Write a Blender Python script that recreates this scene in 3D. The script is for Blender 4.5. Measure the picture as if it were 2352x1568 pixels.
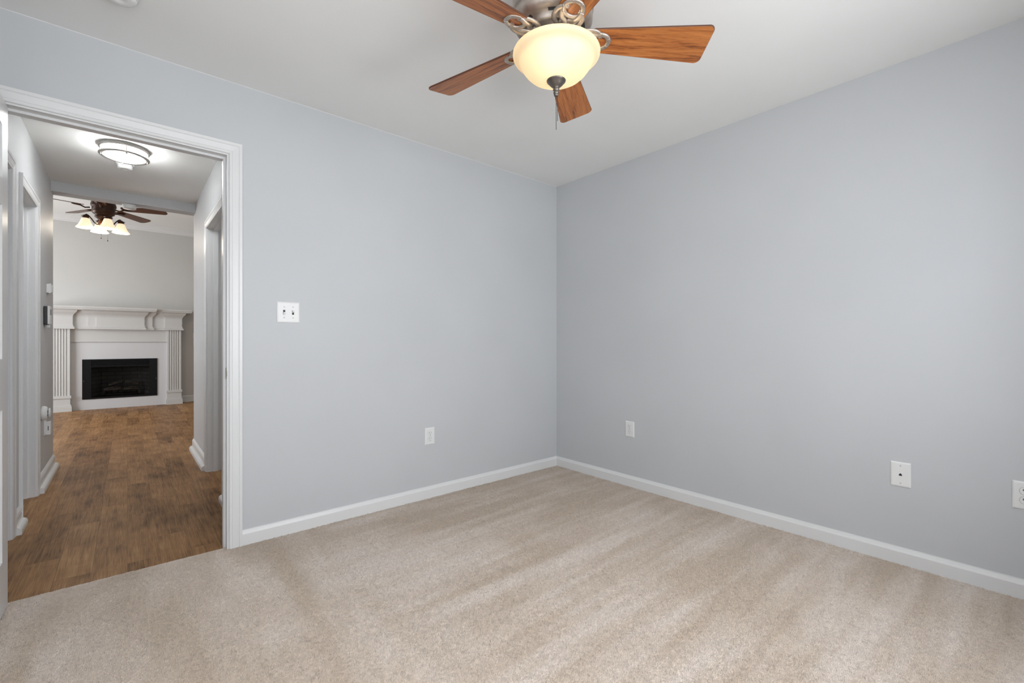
import bpy, bmesh, math, random
from mathutils import Vector, Matrix
random.seed(7)
for _o in list(bpy.data.objects):
    bpy.data.objects.remove(_o, do_unlink=True)
sc = bpy.context.scene
col = sc.collection
PI = math.pi

# ------------------------------------------------------------------ camera
EYE = 1.0775
F_PX = 1033.0
YAW = math.atan2(1208.0, F_PX)            # angle of the view direction from +X
cam_d = bpy.data.cameras.new('camera')
cam = bpy.data.objects.new('camera', cam_d)
col.objects.link(cam)
cam.location = (0, 0, EYE)
cam.rotation_euler = (PI / 2, 0, YAW - PI / 2)
cam_d.sensor_width = 36.0
cam_d.lens = F_PX / 2352 * 36.0
cam_d.shift_y = 2.0 / 2352
cam_d.clip_start = 0.02
sc.camera = cam

# ------------------------------------------------------------------ view + world + lights
vs = sc.view_settings
vs.view_transform = 'Standard'
vs.look = 'None'
vs.exposure = 0.76
vs.gamma = 1.0
vs.use_curve_mapping = False

world = bpy.data.worlds.new('world')
sc.world = world
world.use_nodes = True
wn = world.node_tree.nodes
wl = world.node_tree.links
wn.clear()
w_out = wn.new('ShaderNodeOutputWorld')
w_bg = wn.new('ShaderNodeBackground')
w_sky = wn.new('ShaderNodeTexSky')
w_sky.sky_type = 'HOSEK_WILKIE'
w_sky.turbidity = 4.0
w_sky.sun_direction = Vector((-0.4, 0.5, 0.75)).normalized()
wl.new(w_sky.outputs[0], w_bg.inputs[0])
w_bg.inputs[1].default_value = 0.6
wl.new(w_bg.outputs[0], w_out.inputs[0])


def area(name, loc, target, sx, sy, power, color, spread=PI):
    l = bpy.data.lights.new(name, 'AREA')
    l.shape = 'RECTANGLE'
    l.size, l.size_y = sx, sy
    l.energy = power
    l.color = color
    l.spread = spread
    o = bpy.data.objects.new(name, l)
    col.objects.link(o)
    o.location = loc
    o.rotation_euler = (Vector(target) - Vector(loc)).to_track_quat('-Z', 'Y').to_euler()
    return o


def point(name, loc, power, color, r=0.03):
    l = bpy.data.lights.new(name, 'POINT')
    l.energy = power
    l.color = color
    l.shadow_soft_size = r
    o = bpy.data.objects.new(name, l)
    col.objects.link(o)
    o.location = loc
    return o


DAY = (0.93, 0.96, 1.0)
# daylight by windows; west and second south window added to even the light
area('daylight_south_left', (0.22, -0.60, 1.35), (0.22, 1.0, 1.15), 0.95, 1.35, 25, DAY)
area('fill_south_right', (1.62, -0.60, 1.35), (1.55, 1.0, 1.15), 0.95, 1.35, 23, DAY)
area('fill_west', (-0.66, 0.62, 1.35), (0.9, 1.5, 1.25), 1.00, 1.35, 9.0, DAY)
area('daylight_living', (-3.20, 8.3, 1.45), (0.0, 8.6, 1.1), 1.9, 1.9, 92, DAY)

# lamps burning in the rooms off the hallway
point('side_room_lamp', (1.9, 3.7, 2.15), 9.0, (0.96, 0.98, 1.0), 0.12)
point('bath_lamp', (-1.6, 4.2, 2.15), 5.0, (0.96, 0.98, 1.0), 0.12)

# ------------------------------------------------------------------ node helpers
def mat(name):
    m = bpy.data.materials.new(name)
    m.use_nodes = True
    nt = m.node_tree
    b = nt.nodes['Principled BSDF']
    return m, nt, b


def link(nt, a, b):
    nt.links.new(a, b)


def node(nt, t, **kw):
    n = nt.nodes.new(t)
    for k, v in kw.items():
        setattr(n, k, v)
    return n


def coords(nt, scale=(1, 1, 1), kind='Object', rot=(0, 0, 0)):
    tc = node(nt, 'ShaderNodeTexCoord')
    mp = node(nt, 'ShaderNodeMapping')
    mp.inputs['Scale'].default_value = scale
    mp.inputs['Rotation'].default_value = rot
    link(nt, tc.outputs[kind], mp.inputs['Vector'])
    return mp.outputs['Vector']


def noise(nt, vec, scale, detail=3.0, rough=0.5, dist=0.0):
    n = node(nt, 'ShaderNodeTexNoise')
    n.inputs['Scale'].default_value = scale
    n.inputs['Detail'].default_value = detail
    n.inputs['Roughness'].default_value = rough
    n.inputs['Distortion'].default_value = dist
    if vec is not None:
        link(nt, vec, n.inputs['Vector'])
    return n


def ramp(nt, fac, stops):
    r = node(nt, 'ShaderNodeValToRGB')
    e = r.color_ramp.elements
    while len(e) < len(stops):
        e.new(0.5)
    for i, (p, c) in enumerate(stops):
        e[i].position = p
        e[i].color = (*c, 1) if len(c) == 3 else c
    link(nt, fac, r.inputs['Fac'])
    return r.outputs['Color']


def mix(nt, fac, a, b, mode='MIX'):
    m = node(nt, 'ShaderNodeMix', data_type='RGBA', blend_type=mode)
    if isinstance(fac, (int, float)):
        m.inputs[0].default_value = fac
    else:
        link(nt, fac, m.inputs[0])
    for i, v in ((6, a), (7, b)):
        if isinstance(v, tuple):
            m.inputs[i].default_value = (*v, 1) if len(v) == 3 else v
        else:
            link(nt, v, m.inputs[i])
    return m.outputs[2]


def math_n(nt, op, a, b=None):
    m = node(nt, 'ShaderNodeMath', operation=op)
    for i, v in enumerate((a, b)):
        if v is None:
            continue
        if isinstance(v, (int, float)):
            m.inputs[i].default_value = v
        else:
            link(nt, v, m.inputs[i])
    return m.outputs[0]


def bump(nt, b, height, strength=0.2, dist=0.01):
    n = node(nt, 'ShaderNodeBump')
    n.inputs['Strength'].default_value = strength
    n.inputs['Distance'].default_value = dist
    link(nt, height, n.inputs['Height'])
    link(nt, n.outputs[0], b.inputs['Normal'])


# ------------------------------------------------------------------ materials
def paint(name, c, rough=0.55, tex=0.06, scale=260.0, var=0.02):
    m, nt, b = mat(name)
    v = coords(nt)
    big = noise(nt, v, 1.7, 2.0)
    c2 = tuple(x * (1 - var) for x in c)
    c1 = tuple(x * (1 + var) for x in c)
    link(nt, ramp(nt, big.outputs[0], [(0.3, c2), (0.7, c1)]), b.inputs['Base Color'])
    b.inputs['Roughness'].default_value = rough
    if tex:
        bump(nt, b, noise(nt, v, scale, 2.0).outputs[0], tex, 0.002)
    return m


def flat(name, c, rough=0.5, metal=0.0, var=0.05, scale=60.0):
    m, nt, b = mat(name)
    n = noise(nt, coords(nt), scale, 2.0)
    link(nt, ramp(nt, n.outputs[0], [(0.3, tuple(x * (1 - var) for x in c)), (0.7, tuple(min(1, x * (1 + var)) for x in c))]), b.inputs['Base Color'])
    b.inputs['Roughness'].default_value = rough
    b.inputs['Metallic'].default_value = metal
    return m


M = {}
M['wall'] = paint('pale_blue_grey_wall_paint', (0.564, 0.577, 0.590), 0.6)
M['wall_hall'] = paint('pale_grey_hall_paint', (0.56, 0.565, 0.57), 0.52)
M['wall_living'] = paint('warm_grey_living_paint', (0.60, 0.595, 0.575), 0.55)
M['ceiling'] = paint('white_ceiling_paint', (0.85, 0.85, 0.83), 0.8, 0.12, 120.0)
M['trim'] = paint('white_trim_gloss', (0.76, 0.76, 0.755), 0.30, 0.03, 40.0, 0.01)
M['mantel'] = paint('white_mantel_paint', (0.60, 0.60, 0.59), 0.34, 0.03, 40.0, 0.01)
M['plate'] = paint('white_plate_plastic', (0.80, 0.80, 0.79), 0.35, 0.0, var=0.01)
M['white'] = paint('white_plastic', (0.78, 0.78, 0.77), 0.45, 0.0, var=0.01)
M['dark'] = flat('dark_slot', (0.02, 0.02, 0.02), 0.6)
M['screw'] = flat('painted_screw', (0.55, 0.55, 0.54), 0.35)
M['pewter'] = flat('antique_pewter', (0.45, 0.40, 0.355), 0.44, 0.85, 0.18, 35.0)
M['dark_metal'] = flat('dark_pewter', (0.17, 0.15, 0.13), 0.38, 0.85, 0.15, 50.0)
M['nickel'] = flat('brushed_nickel', (0.50, 0.47, 0.44), 0.32, 0.95, 0.05, 90.0)
M['steel'] = flat('worn_steel', (0.30, 0.28, 0.24), 0.4, 0.9, 0.15, 80.0)
M['black'] = flat('black_enamel', (0.010, 0.010, 0.011), 0.35, 0.0, 0.2, 60.0)
M['black'].node_tree.nodes['Principled BSDF'].inputs['Specular IOR Level'].default_value = 0.12
M['soot'] = flat('sooty_black', (0.02, 0.019, 0.018), 0.9, 0.0, 0.3, 20.0)
M['bronze'] = flat('oil_rubbed_bronze', (0.045, 0.018, 0.009), 0.38, 0.45, 0.25, 30.0)
M['copper'] = flat('burnished_copper', (0.26, 0.095, 0.035), 0.36, 0.6, 0.2, 30.0)
M['grey_plastic'] = flat('grey_screen', (0.16, 0.165, 0.165), 0.3)
M['black_plastic'] = flat('black_plastic', (0.03, 0.03, 0.032), 0.5)


def wood(name, dark, mid, light, stretch=(2.0, 26.0, 26.0), rough=0.38, scale=2.2):
    m, nt, b = mat(name)
    v = coords(nt, stretch)
    n1 = noise(nt, v, scale, 5.0, 0.6, 0.6)
    n2 = noise(nt, v, scale * 5, 3.0, 0.6)
    f = math_n(nt, 'ADD', math_n(nt, 'MULTIPLY', n1.outputs[0], 0.72), math_n(nt, 'MULTIPLY', n2.outputs[0], 0.28))
    link(nt, ramp(nt, f, [(0.38, dark), (0.48, mid), (0.62, light)]), b.inputs['Base Color'])
    b.inputs['Roughness'].default_value = rough
    bump(nt, b, f, 0.06, 0.002)
    return m


M['blade'] = wood('cherry_blade', (0.15, 0.042, 0.011), (0.36, 0.115, 0.027), (0.50, 0.185, 0.048))
M['blade_dark'] = wood('walnut_blade', (0.06, 0.022, 0.009), (0.14, 0.052, 0.020), (0.23, 0.092, 0.038), rough=0.3)
M['blade_edge'] = flat('dark_blade_edge', (0.09, 0.03, 0.012), 0.5)


def planks():
    m, nt, b = mat('brown_vinyl_planks')
    tc = node(nt, 'ShaderNodeTexCoord')
    sep = node(nt, 'ShaderNodeSeparateXYZ')
    link(nt, tc.outputs['Object'], sep.inputs[0])
    cmb = node(nt, 'ShaderNodeCombineXYZ')
    link(nt, sep.outputs[1], cmb.inputs[0])
    link(nt, sep.outputs[0], cmb.inputs[1])
    br = node(nt, 'ShaderNodeTexBrick')
    br.offset = 0.37
    br.inputs['Color1'].default_value = (0.0, 0.0, 0.0, 1)
    br.inputs['Color2'].default_value = (1.0, 1.0, 1.0, 1)
    br.inputs['Mortar'].default_value = (0.5, 0.5, 0.5, 1)
    br.inputs['Scale'].default_value = 1.0
    br.inputs['Mortar Size'].default_value = 0.0012
    br.inputs['Mortar Smooth'].default_value = 0.3
    br.inputs['Brick Width'].default_value = 0.80
    br.inputs['Row Height'].default_value = 0.128
    link(nt, cmb.outputs[0], br.inputs['Vector'])
    # per plank tone, shifted grain per plank
    off = node(nt, 'ShaderNodeVectorMath', operation='MULTIPLY_ADD')
    link(nt, br.outputs['Color'], off.inputs[0])
    off.inputs[1].default_value = (7.3, 3.1, 0)
    link(nt, tc.outputs['Object'], off.inputs[2])
    mp = node(nt, 'ShaderNodeMapping')
    mp.inputs['Scale'].default_value = (34, 1.3, 1)
    link(nt, off.outputs[0], mp.inputs['Vector'])
    g1 = noise(nt, mp.outputs[0], 2.0, 6.0, 0.62, 0.8)
    mp3 = node(nt, 'ShaderNodeMapping')
    mp3.inputs['Scale'].default_value = (170, 2.2, 1)
    link(nt, off.outputs[0], mp3.inputs['Vector'])
    g3 = noise(nt, mp3.outputs[0], 3.0, 3.0, 0.6, 0.4)
    mp2 = node(nt, 'ShaderNodeMapping')
    mp2.inputs['Scale'].default_value = (5.0, 3.0, 1)
    link(nt, off.outputs[0], mp2.inputs['Vector'])
    g2 = noise(nt, mp2.outputs[0], 1.3, 3.0, 0.55, 0.3)
    f = math_n(nt, 'ADD', math_n(nt, 'MULTIPLY', g1.outputs[0], 0.36), math_n(nt, 'MULTIPLY', g2.outputs[0], 0.32))
    f = math_n(nt, 'ADD', f, math_n(nt, 'MULTIPLY', g3.outputs[0], 0.32))
    f = math_n(nt, 'ADD', f, math_n(nt, 'MULTIPLY', math_n(nt, 'SUBTRACT', br.outputs['Color'], 0.5), 0.11))
    c = ramp(nt, f, [(0.36, (0.085, 0.038, 0.013)), (0.44, (0.195, 0.097, 0.037)), (0.54, (0.315, 0.168, 0.071)), (0.66, (0.47, 0.275, 0.128))])
    c = mix(nt, math_n(nt, 'MULTIPLY', br.outputs['Fac'], 0.35), c, (0.07, 0.038, 0.02))
    link(nt, c, b.inputs['Base Color'])
    b.inputs['Roughness'].default_value = 0.42
    b.inputs['Specular IOR Level'].default_value = 0.12
    bump(nt, b, math_n(nt, 'SUBTRACT', f, math_n(nt, 'MULTIPLY', br.outputs['Fac'], 0.3)), 0.10, 0.003)
    return m


M['planks'] = planks()


def carpet():
    m, nt, b = mat('beige_cut_pile_carpet')
    tc = node(nt, 'ShaderNodeTexCoord')
    P = tc.outputs['Object']
    # tufts
    warp = noise(nt, P, 60.0, 1.0)
    t1 = noise(nt, P, 105.0, 3.0, 0.65, 0.8)
    t2 = noise(nt, P, 420.0, 2.0, 0.6)
    tuft = math_n(nt, 'ADD', math_n(nt, 'MULTIPLY', t1.outputs[0], 0.7), math_n(nt, 'MULTIPLY', t2.outputs[0], 0.3))
    # vacuum tracks: light and dark of brushed pile painted in, bands running east-west
    mp = node(nt, 'ShaderNodeMapping')
    mp.inputs['Scale'].default_value = (0.6, 5.6, 1)
    mp.inputs['Rotation'].default_value = (0, 0, 0.02)
    link(nt, P, mp.inputs['Vector'])
    band = noise(nt, mp.outputs[0], 1.35, 2.5, 0.55, 0.25)
    blot = noise(nt, P, 1.5, 3.0, 0.55, 0.6)
    mp2 = node(nt, 'ShaderNodeMapping')
    mp2.inputs['Scale'].default_value = (4.0, 0.8, 1)
    mp2.inputs['Rotation'].default_value = (0, 0, -0.25)
    link(nt, P, mp2.inputs['Vector'])
    band2 = noise(nt, mp2.outputs[0], 1.1, 2.0, 0.5, 0.5)
    sep = node(nt, 'ShaderNodeSeparateXYZ')
    link(nt, P, sep.inputs[0])
    west = node(nt, 'ShaderNodeMapRange')
    west.inputs['From Min'].default_value = 0.75
    west.inputs['From Max'].default_value = 1.25
    link(nt, math_n(nt, 'ADD', sep.outputs[0], math_n(nt, 'MULTIPLY', blot.outputs[0], 0.3)), west.inputs['Value'])
    bsel = mix(nt, west.outputs[0], band2.outputs[0], band.outputs[0])
    track = math_n(nt, 'ADD', math_n(nt, 'MULTIPLY', bsel, 0.66), math_n(nt, 'MULTIPLY', blot.outputs[0], 0.34))
    base = ramp(nt, track, [(0.40, (0.70, 0.585, 0.480)), (0.50, (0.78, 0.67, 0.575)), (0.60, (0.86, 0.765, 0.69))])
    tone = ramp(nt, tuft, [(0.33, (0.66, 0.64, 0.61)), (0.46, (0.95, 0.94, 0.93)), (0.62, (1.08, 1.08, 1.07))])  # darker between tufts: shade of the gaps put into the colour
    c = mix(nt, 1.0, base, tone, 'MULTIPLY')
    link(nt, c, b.inputs['Base Color'])
    b.inputs['Roughness'].default_value = 0.95
    b.inputs['Specular IOR Level'].default_value = 0.1
    b.inputs['Sheen Weight'].default_value = 0.15
    bump(nt, b, tuft, 0.55, 0.006)
    return m


M['carpet'] = carpet()


def brick():
    m, nt, b = mat('grey_firebrick')
    br = node(nt, 'ShaderNodeTexBrick')
    br.inputs['Color1'].default_value = (0.16, 0.155, 0.145, 1)
    br.inputs['Color2'].default_value = (0.12, 0.115, 0.11, 1)
    br.inputs['Mortar'].default_value = (0.05, 0.05, 0.048, 1)
    br.inputs['Scale'].default_value = 1.0
    br.inputs['Mortar Size'].default_value = 0.004
    br.inputs['Brick Width'].default_value = 0.2
    br.inputs['Row Height'].default_value = 0.065
    tc = node(nt, 'ShaderNodeTexCoord')
    sep = node(nt, 'ShaderNodeSeparateXYZ')
    link(nt, tc.outputs['Object'], sep.inputs[0])
    cmb = node(nt, 'ShaderNodeCombineXYZ')
    link(nt, math_n(nt, 'ADD', sep.outputs[0], sep.outputs[1]), cmb.inputs[0])
    link(nt, sep.outputs[2], cmb.inputs[1])
    link(nt, cmb.outputs[0], br.inputs['Vector'])
    link(nt, br.outputs['Color'], b.inputs['Base Color'])
    b.inputs['Roughness'].default_value = 0.9
    return m


M['brick'] = brick()


def log_mat():
    m, nt, b = mat('charred_ceramic_log')
    n = noise(nt, coords(nt, (3, 18, 18)), 3.0, 5.0, 0.6)
    link(nt, ramp(nt, n.outputs[0], [(0.35, (0.03, 0.027, 0.024)), (0.55, (0.13, 0.115, 0.10)), (0.7, (0.26, 0.23, 0.20))]), b.inputs['Base Color'])
    b.inputs['Roughness'].default_value = 0.9
    bump(nt, b, n.outputs[0], 0.5, 0.01)
    return m


M['log'] = log_mat()


def glass_pane():
    m, nt, b = mat('smoked_fire_glass')
    out = nt.nodes['Material Output']
    tr = node(nt, 'ShaderNodeBsdfTransparent')
    tr.inputs[0].default_value = (0.72, 0.72, 0.72, 1)
    gl = node(nt, 'ShaderNodeBsdfGlossy')
    gl.inputs['Roughness'].default_value = 0.03
    fr = node(nt, 'ShaderNodeFresnel')
    fr.inputs[0].default_value = 1.15
    ms = node(nt, 'ShaderNodeMixShader')
    link(nt, fr.outputs[0], ms.inputs[0])
    link(nt, tr.outputs[0], ms.inputs[1])
    link(nt, gl.outputs[0], ms.inputs[2])
    link(nt, ms.outputs[0], out.inputs[0])
    return m


M['fire_glass'] = glass_pane()


def window_glass():
    m, nt, b = mat('clear_window_glass')
    out = nt.nodes['Material Output']
    tr = node(nt, 'ShaderNodeBsdfTransparent')
    gl = node(nt, 'ShaderNodeBsdfGlossy')
    gl.inputs['Roughness'].default_value = 0.02
    ms = node(nt, 'ShaderNodeMixShader')
    ms.inputs[0].default_value = 0.06
    link(nt, tr.outputs[0], ms.inputs[1])
    link(nt, gl.outputs[0], ms.inputs[2])
    link(nt, ms.outputs[0], out.inputs[0])
    return m


M['pane'] = window_glass()


def lit_glass(name, c, emit, e_col, trans=0.7, rough=0.35, coat=0.0):
    """frosted lamp glass lit from inside: translucent shell + the glow of the glass itself"""
    m, nt, b = mat(name)
    out = nt.nodes['Material Output']
    n = noise(nt, coords(nt), 14.0, 3.0, 0.55, 0.5)
    cc = ramp(nt, n.outputs[0], [(0.3, tuple(x * 0.95 for x in c)), (0.7, c)])
    b.inputs['Roughness'].default_value = rough
    link(nt, cc, b.inputs['Base Color'])
    tr = node(nt, 'ShaderNodeBsdfTranslucent')
    link(nt, cc, tr.inputs[0])
    ms = node(nt, 'ShaderNodeMixShader')
    ms.inputs[0].default_value = trans
    link(nt, b.outputs[0], ms.inputs[1])
    link(nt, tr.outputs[0], ms.inputs[2])
    b.inputs['Emission Color'].default_value = (*e_col, 1)
    b.inputs['Emission Strength'].default_value = emit / max(0.05, 1 - trans)
    link(nt, ms.outputs[0], out.inputs[0])
    return m


M['bowl'] = lit_glass('amber_frosted_bowl', (0.93, 0.82, 0.66), 0.13, (1.0, 0.68, 0.27), 0.6)
M['shade'] = lit_glass('alabaster_shade', (0.96, 0.88, 0.78), 0.42, (1.0, 0.70, 0.45), 0.06)
M['drum'] = lit_glass('white_drum_diffuser', (0.95, 0.95, 0.93), 16.0, (0.94, 0.97, 1.0), 0.4)


def bulb_mat():
    m, nt, b = mat('lit_bulb')
    b.inputs['Base Color'].default_value = (0.9, 0.88, 0.8, 1)
    b.inputs['Emission Color'].default_value = (1.0, 0.86, 0.62, 1)
    b.inputs['Emission Strength'].default_value = 9.0
    return m


M['bulb'] = bulb_mat()

# ------------------------------------------------------------------ mesh helpers
class MB:
    def __init__(s):
        s.bm = bmesh.new()

    def box(s, x0, x1, y0, y1, z0, z1, bevel=0.0):
        b = bmesh.new()
        bmesh.ops.create_cube(b, size=1.0)
        for v in b.verts:
            v.co = Vector(((x0 + x1) / 2 + v.co.x * (x1 - x0), (y0 + y1) / 2 + v.co.y * (y1 - y0), (z0 + z1) / 2 + v.co.z * (z1 - z0)))
        if bevel:
            bmesh.ops.bevel(b, geom=list(b.edges), offset=bevel, segments=2, profile=0.6, affect='EDGES')
        s.merge(b)
        return s

    def merge(s, b, mtx=None):
        if mtx is not None:
            bmesh.ops.transform(b, matrix=mtx, verts=b.verts)
        me = bpy.data.meshes.new('tmp')
        b.to_mesh(me)
        b.free()
        s.bm.from_mesh(me)
        bpy.data.meshes.remove(me)

    def poly(s, pts):
        vs_ = [s.bm.verts.new(p) for p in pts]
        s.bm.faces.new(vs_)
        return s

    def lathe(s, prof, seg=48, center=(0, 0, 0), axis='Z', smooth=True, mtx=None, mi=None):
        b = bmesh.new()
        rings = []
        for r, z in prof:
            if r < 1e-6:
                rings.append([b.verts.new((0, 0, z))])
            else:
                rings.append([b.verts.new((r * math.cos(2 * PI * i / seg), r * math.sin(2 * PI * i / seg), z)) for i in range(seg)])
        for ri, (a, c) in enumerate(zip(rings, rings[1:])):
            for i in range(seg):
                j = (i + 1) % seg
                if len(a) == 1 and len(c) == 1:
                    continue
                if len(a) == 1:
                    f = b.faces.new((a[0], c[i], c[j]))
                elif len(c) == 1:
                    f = b.faces.new((a[i], c[0], a[j]))
                else:
                    f = b.faces.new((a[i], c[i], c[j], a[j]))
                f.smooth = smooth
                if mi:
                    f.material_index = mi(ri, i)
        bmesh.ops.recalc_face_normals(b, faces=b.faces)
        m = Matrix.Translation(center)
        if axis == 'X':
            m = m @ Matrix.Rotation(PI / 2, 4, 'Y')
        elif axis == 'Y':
            m = m @ Matrix.Rotation(-PI / 2, 4, 'X')
        if mtx is not None:
            m = mtx @ m
        s.merge(b, m)
        return s

    def tube(s, pts, rad, seg=10, closed=False, flat_=1.0, caps=True):
        """round (or flattened in z) tube through pts"""
        pts = [Vector(p) for p in pts]
        n = len(pts)
        b = bmesh.new()
        rings = []
        prev = None
        for i, p in enumerate(pts):
            if closed:
                t = (pts[(i + 1) % n] - pts[i - 1]).normalized()
            else:
                t = (pts[min(n - 1, i + 1)] - pts[max(0, i - 1)]).normalized()
            up = Vector((0, 0, 1)) if abs(t.z) < 0.95 else Vector((1, 0, 0))
            sx = t.cross(up).normalized()
            if prev is not None and sx.dot(prev) < 0:
                sx = -sx
            prev = sx
            sy = sx.cross(t).normalized()
            r = rad[i] if isinstance(rad, (list, tuple)) else rad
            rings.append([b.verts.new(p + sx * r * math.cos(2 * PI * k / seg) + sy * r * flat_ * math.sin(2 * PI * k / seg)) for k in range(seg)])
        pairs = list(zip(rings, rings[1:])) + ([(rings[-1], rings[0])] if closed else [])
        for a, c in pairs:
            for k in range(seg):
                j = (k + 1) % seg
                b.faces.new((a[k], a[j], c[j], c[k])).smooth = True
        if not closed and caps:
            b.faces.new(rings[0])
            b.faces.new(rings[-1])
        bmesh.ops.recalc_face_normals(b, faces=b.faces)
        s.merge(b)
        return s

    def grid(s, rows, smooth=False, close=False):
        """rows of points -> quads"""
        vr = [[s.bm.verts.new(p) for p in r] for r in rows]
        for a, c in zip(vr, vr[1:]):
            for i in range(len(a) - 1 + (1 if close else 0)):
                j = (i + 1) % len(a)
                s.bm.faces.new((a[i], a[j], c[j], c[i])).smooth = smooth
        return vr

    def sphere(s, c, r, seg=16, squash=(1, 1, 1)):
        b = bmesh.new()
        bmesh.ops.create_uvsphere(b, u_segments=seg, v_segments=max(6, seg // 2), radius=r)
        for v in b.verts:
            v.co = Vector((v.co.x * squash[0] + c[0], v.co.y * squash[1] + c[1], v.co.z * squash[2] + c[2]))
        for f in b.faces:
            f.smooth = True
        s.merge(b)
        return s

    def data(s, name, m):
        bmesh.ops.recalc_face_normals(s.bm, faces=s.bm.faces)
        me = bpy.data.meshes.new(name)
        s.bm.to_mesh(me)
        s.bm.free()
        for mm in (m if isinstance(m, (list, tuple)) else [m]):
            me.materials.append(mm)
        return me

    def build(s, name, m, parent=None, loc=None, rot=None):
        return put(name, s.data(name, m), parent, loc, rot)


def put(name, me, parent=None, loc=None, rot=None):
    o = bpy.data.objects.new(name, me)
    col.objects.link(o)
    if parent is not None:
        o.parent = parent
    if loc is not None:
        o.location = loc
    if rot is not None:
        o.rotation_euler = rot
    return o


def tag(o, label=None, cat=None, group=None, kind=None):
    if label:
        o['label'] = label
    if cat:
        o['category'] = cat
    if group:
        o['group'] = group
    if kind:
        o['kind'] = kind
    return o


def struct(o, label=None, cat=None):
    return tag(o, label, cat, None, 'structure')


def thing(name, label, cat, loc=(0, 0, 0), rot=(0, 0, 0), group=None, kind=None):
    o = bpy.data.objects.new(name, None)
    o.empty_display_size = 0.05
    col.objects.link(o)
    o.location = loc
    o.rotation_euler = rot
    return tag(o, label, cat, group, kind)


# ------------------------------------------------------------------ dimensions
XR, YN = 2.86, 2.744            # bedroom east wall, north wall faces
XW, YS = -0.47, -0.41           # bedroom west wall, south wall faces
CH = 2.44                       # ceiling height
T = 0.115                       # wall thickness
JL, JR, JH = -0.407, 0.394, 2.053   # bedroom door opening (finished)
HL, HR = -0.49, 0.51            # hall wall faces
YH0, YH1 = YN + T, 5.55         # hall start and end
YF = 10.12                      # living room far wall face
LCH = 3.11                      # living room ceiling
ZF = -0.008                     # wood floor level

PILE_N = 760000
# ------------------------------------------------------------------ floors
b = MB()
edge = []
nE = 46
for i in range(nE + 1):
    x = JL + 0.001 + (JR - JL - 0.002) * i / nE
    edge.append((x, 2.772 + 0.0035 * math.sin(i * 1.9) * random.random() + 0.003 * (random.random() - 0.5), 0))
top = [(XW, YS, 0), (XR, YS, 0), (XR, YN, 0), (JR - 0.001, YN, 0)] + edge[::-1] + [(JL + 0.001, YN, 0), (XW, YN, 0)]
b.poly(top)
low = [(p[0], p[1], -0.02) for p in top]
for i in range(len(top)):
    j = (i + 1) % len(top)
    b.poly([top[i], low[i], low[j], top[j]])
flo = struct(b.build('floor', M['carpet']), 'beige cut pile carpet with vacuum tracks in the bedroom', 'carpet')


def pile(n):
    """the cut pile: short leaning tufts, as one mesh"""
    import numpy as np
    rng = np.random.default_rng(5)
    sp = math.sqrt((XR - 0.02 - (XW + 0.08)) * (2.765 - YS - 0.02) / n)
    xs = np.arange(XW + 0.08, XR - 0.013, sp)
    ys = np.arange(YS + 0.02, 2.766, sp)
    gx, gy = np.meshgrid(xs, ys)
    x = (gx + rng.uniform(-.5, .5, gx.shape) * sp).ravel()
    y = (gy + rng.uniform(-.5, .5, gx.shape) * sp).ravel()
    ok = (y < YN - 0.013) | ((x > JL + 0.002) & (x < JR - 0.002) & (y < 2.768))
    ok &= ~((x > JL - 0.002) & (x < JL + 0.037) & (y > 1.9) & (y < YN))
    x, y = x[ok], y[ok]
    k = len(x)
    def field(cell, lo, hi):
        nx, ny = int((XR - XW + 1) / cell) + 3, int((2.9 - YS + 1) / cell) + 3
        g = rng.uniform(lo, hi, (ny, nx))
        fx_, fy_ = (x - XW + .2) / cell, (y - YS + .2) / cell
        ix, iy = fx_.astype(int), fy_.astype(int)
        tx, ty = fx_ - ix, fy_ - iy
        return (g[iy, ix] * (1 - tx) + g[iy, ix + 1] * tx) * (1 - ty) + (g[iy + 1, ix] * (1 - tx) + g[iy + 1, ix + 1] * tx) * ty
    h = rng.uniform(.0050, .0075, k) + field(.0085, -.0022, .0026)
    r = rng.uniform(.0017, .0027, k)
    a = rng.uniform(0, 2 * PI, k)
    lx = field(.009, -.0028, .0028) + rng.uniform(-.0016, .0016, k)
    ly = field(.009, -.0028, .0028) + rng.uniform(-.0016, .0016, k)
    V = np.empty((k, 4, 3))
    for q in range(3):
        V[:, q, 0] = x + r * np.cos(a + q * 2 * PI / 3)
        V[:, q, 1] = y + r * np.sin(a + q * 2 * PI / 3)
        V[:, q, 2] = -0.001
    V[:, 3, 0] = x + lx
    V[:, 3, 1] = y + ly
    V[:, 3, 2] = h - 0.001
    base = np.arange(k)[:, None] * 4
    F = np.concatenate([base + np.array([0, 1, 3]), base + np.array([1, 2, 3]), base + np.array([2, 0, 3])], 1).reshape(-1)
    me = bpy.data.meshes.new('carpet_pile')
    me.vertices.add(k * 4)
    me.vertices.foreach_set('co', V.reshape(-1))
    nf = k * 3
    me.loops.add(nf * 3)
    me.loops.foreach_set('vertex_index', F.astype(np.int32))
    me.polygons.add(nf)
    me.polygons.foreach_set('loop_start', np.arange(nf, dtype=np.int32) * 3)
    me.update(calc_edges=True)
    me.materials.append(M['carpet'])
    return me


tag(put('carpet_pile', pile(PILE_N), flo), kind='stuff')
b = MB().box(-3.1, 3.1, 2.76, YF + 0.1, -0.06, ZF)
struct(b.build('floor.001', M['planks']), 'brown wood plank floor of the hallway and living room', 'wood floor')

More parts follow.
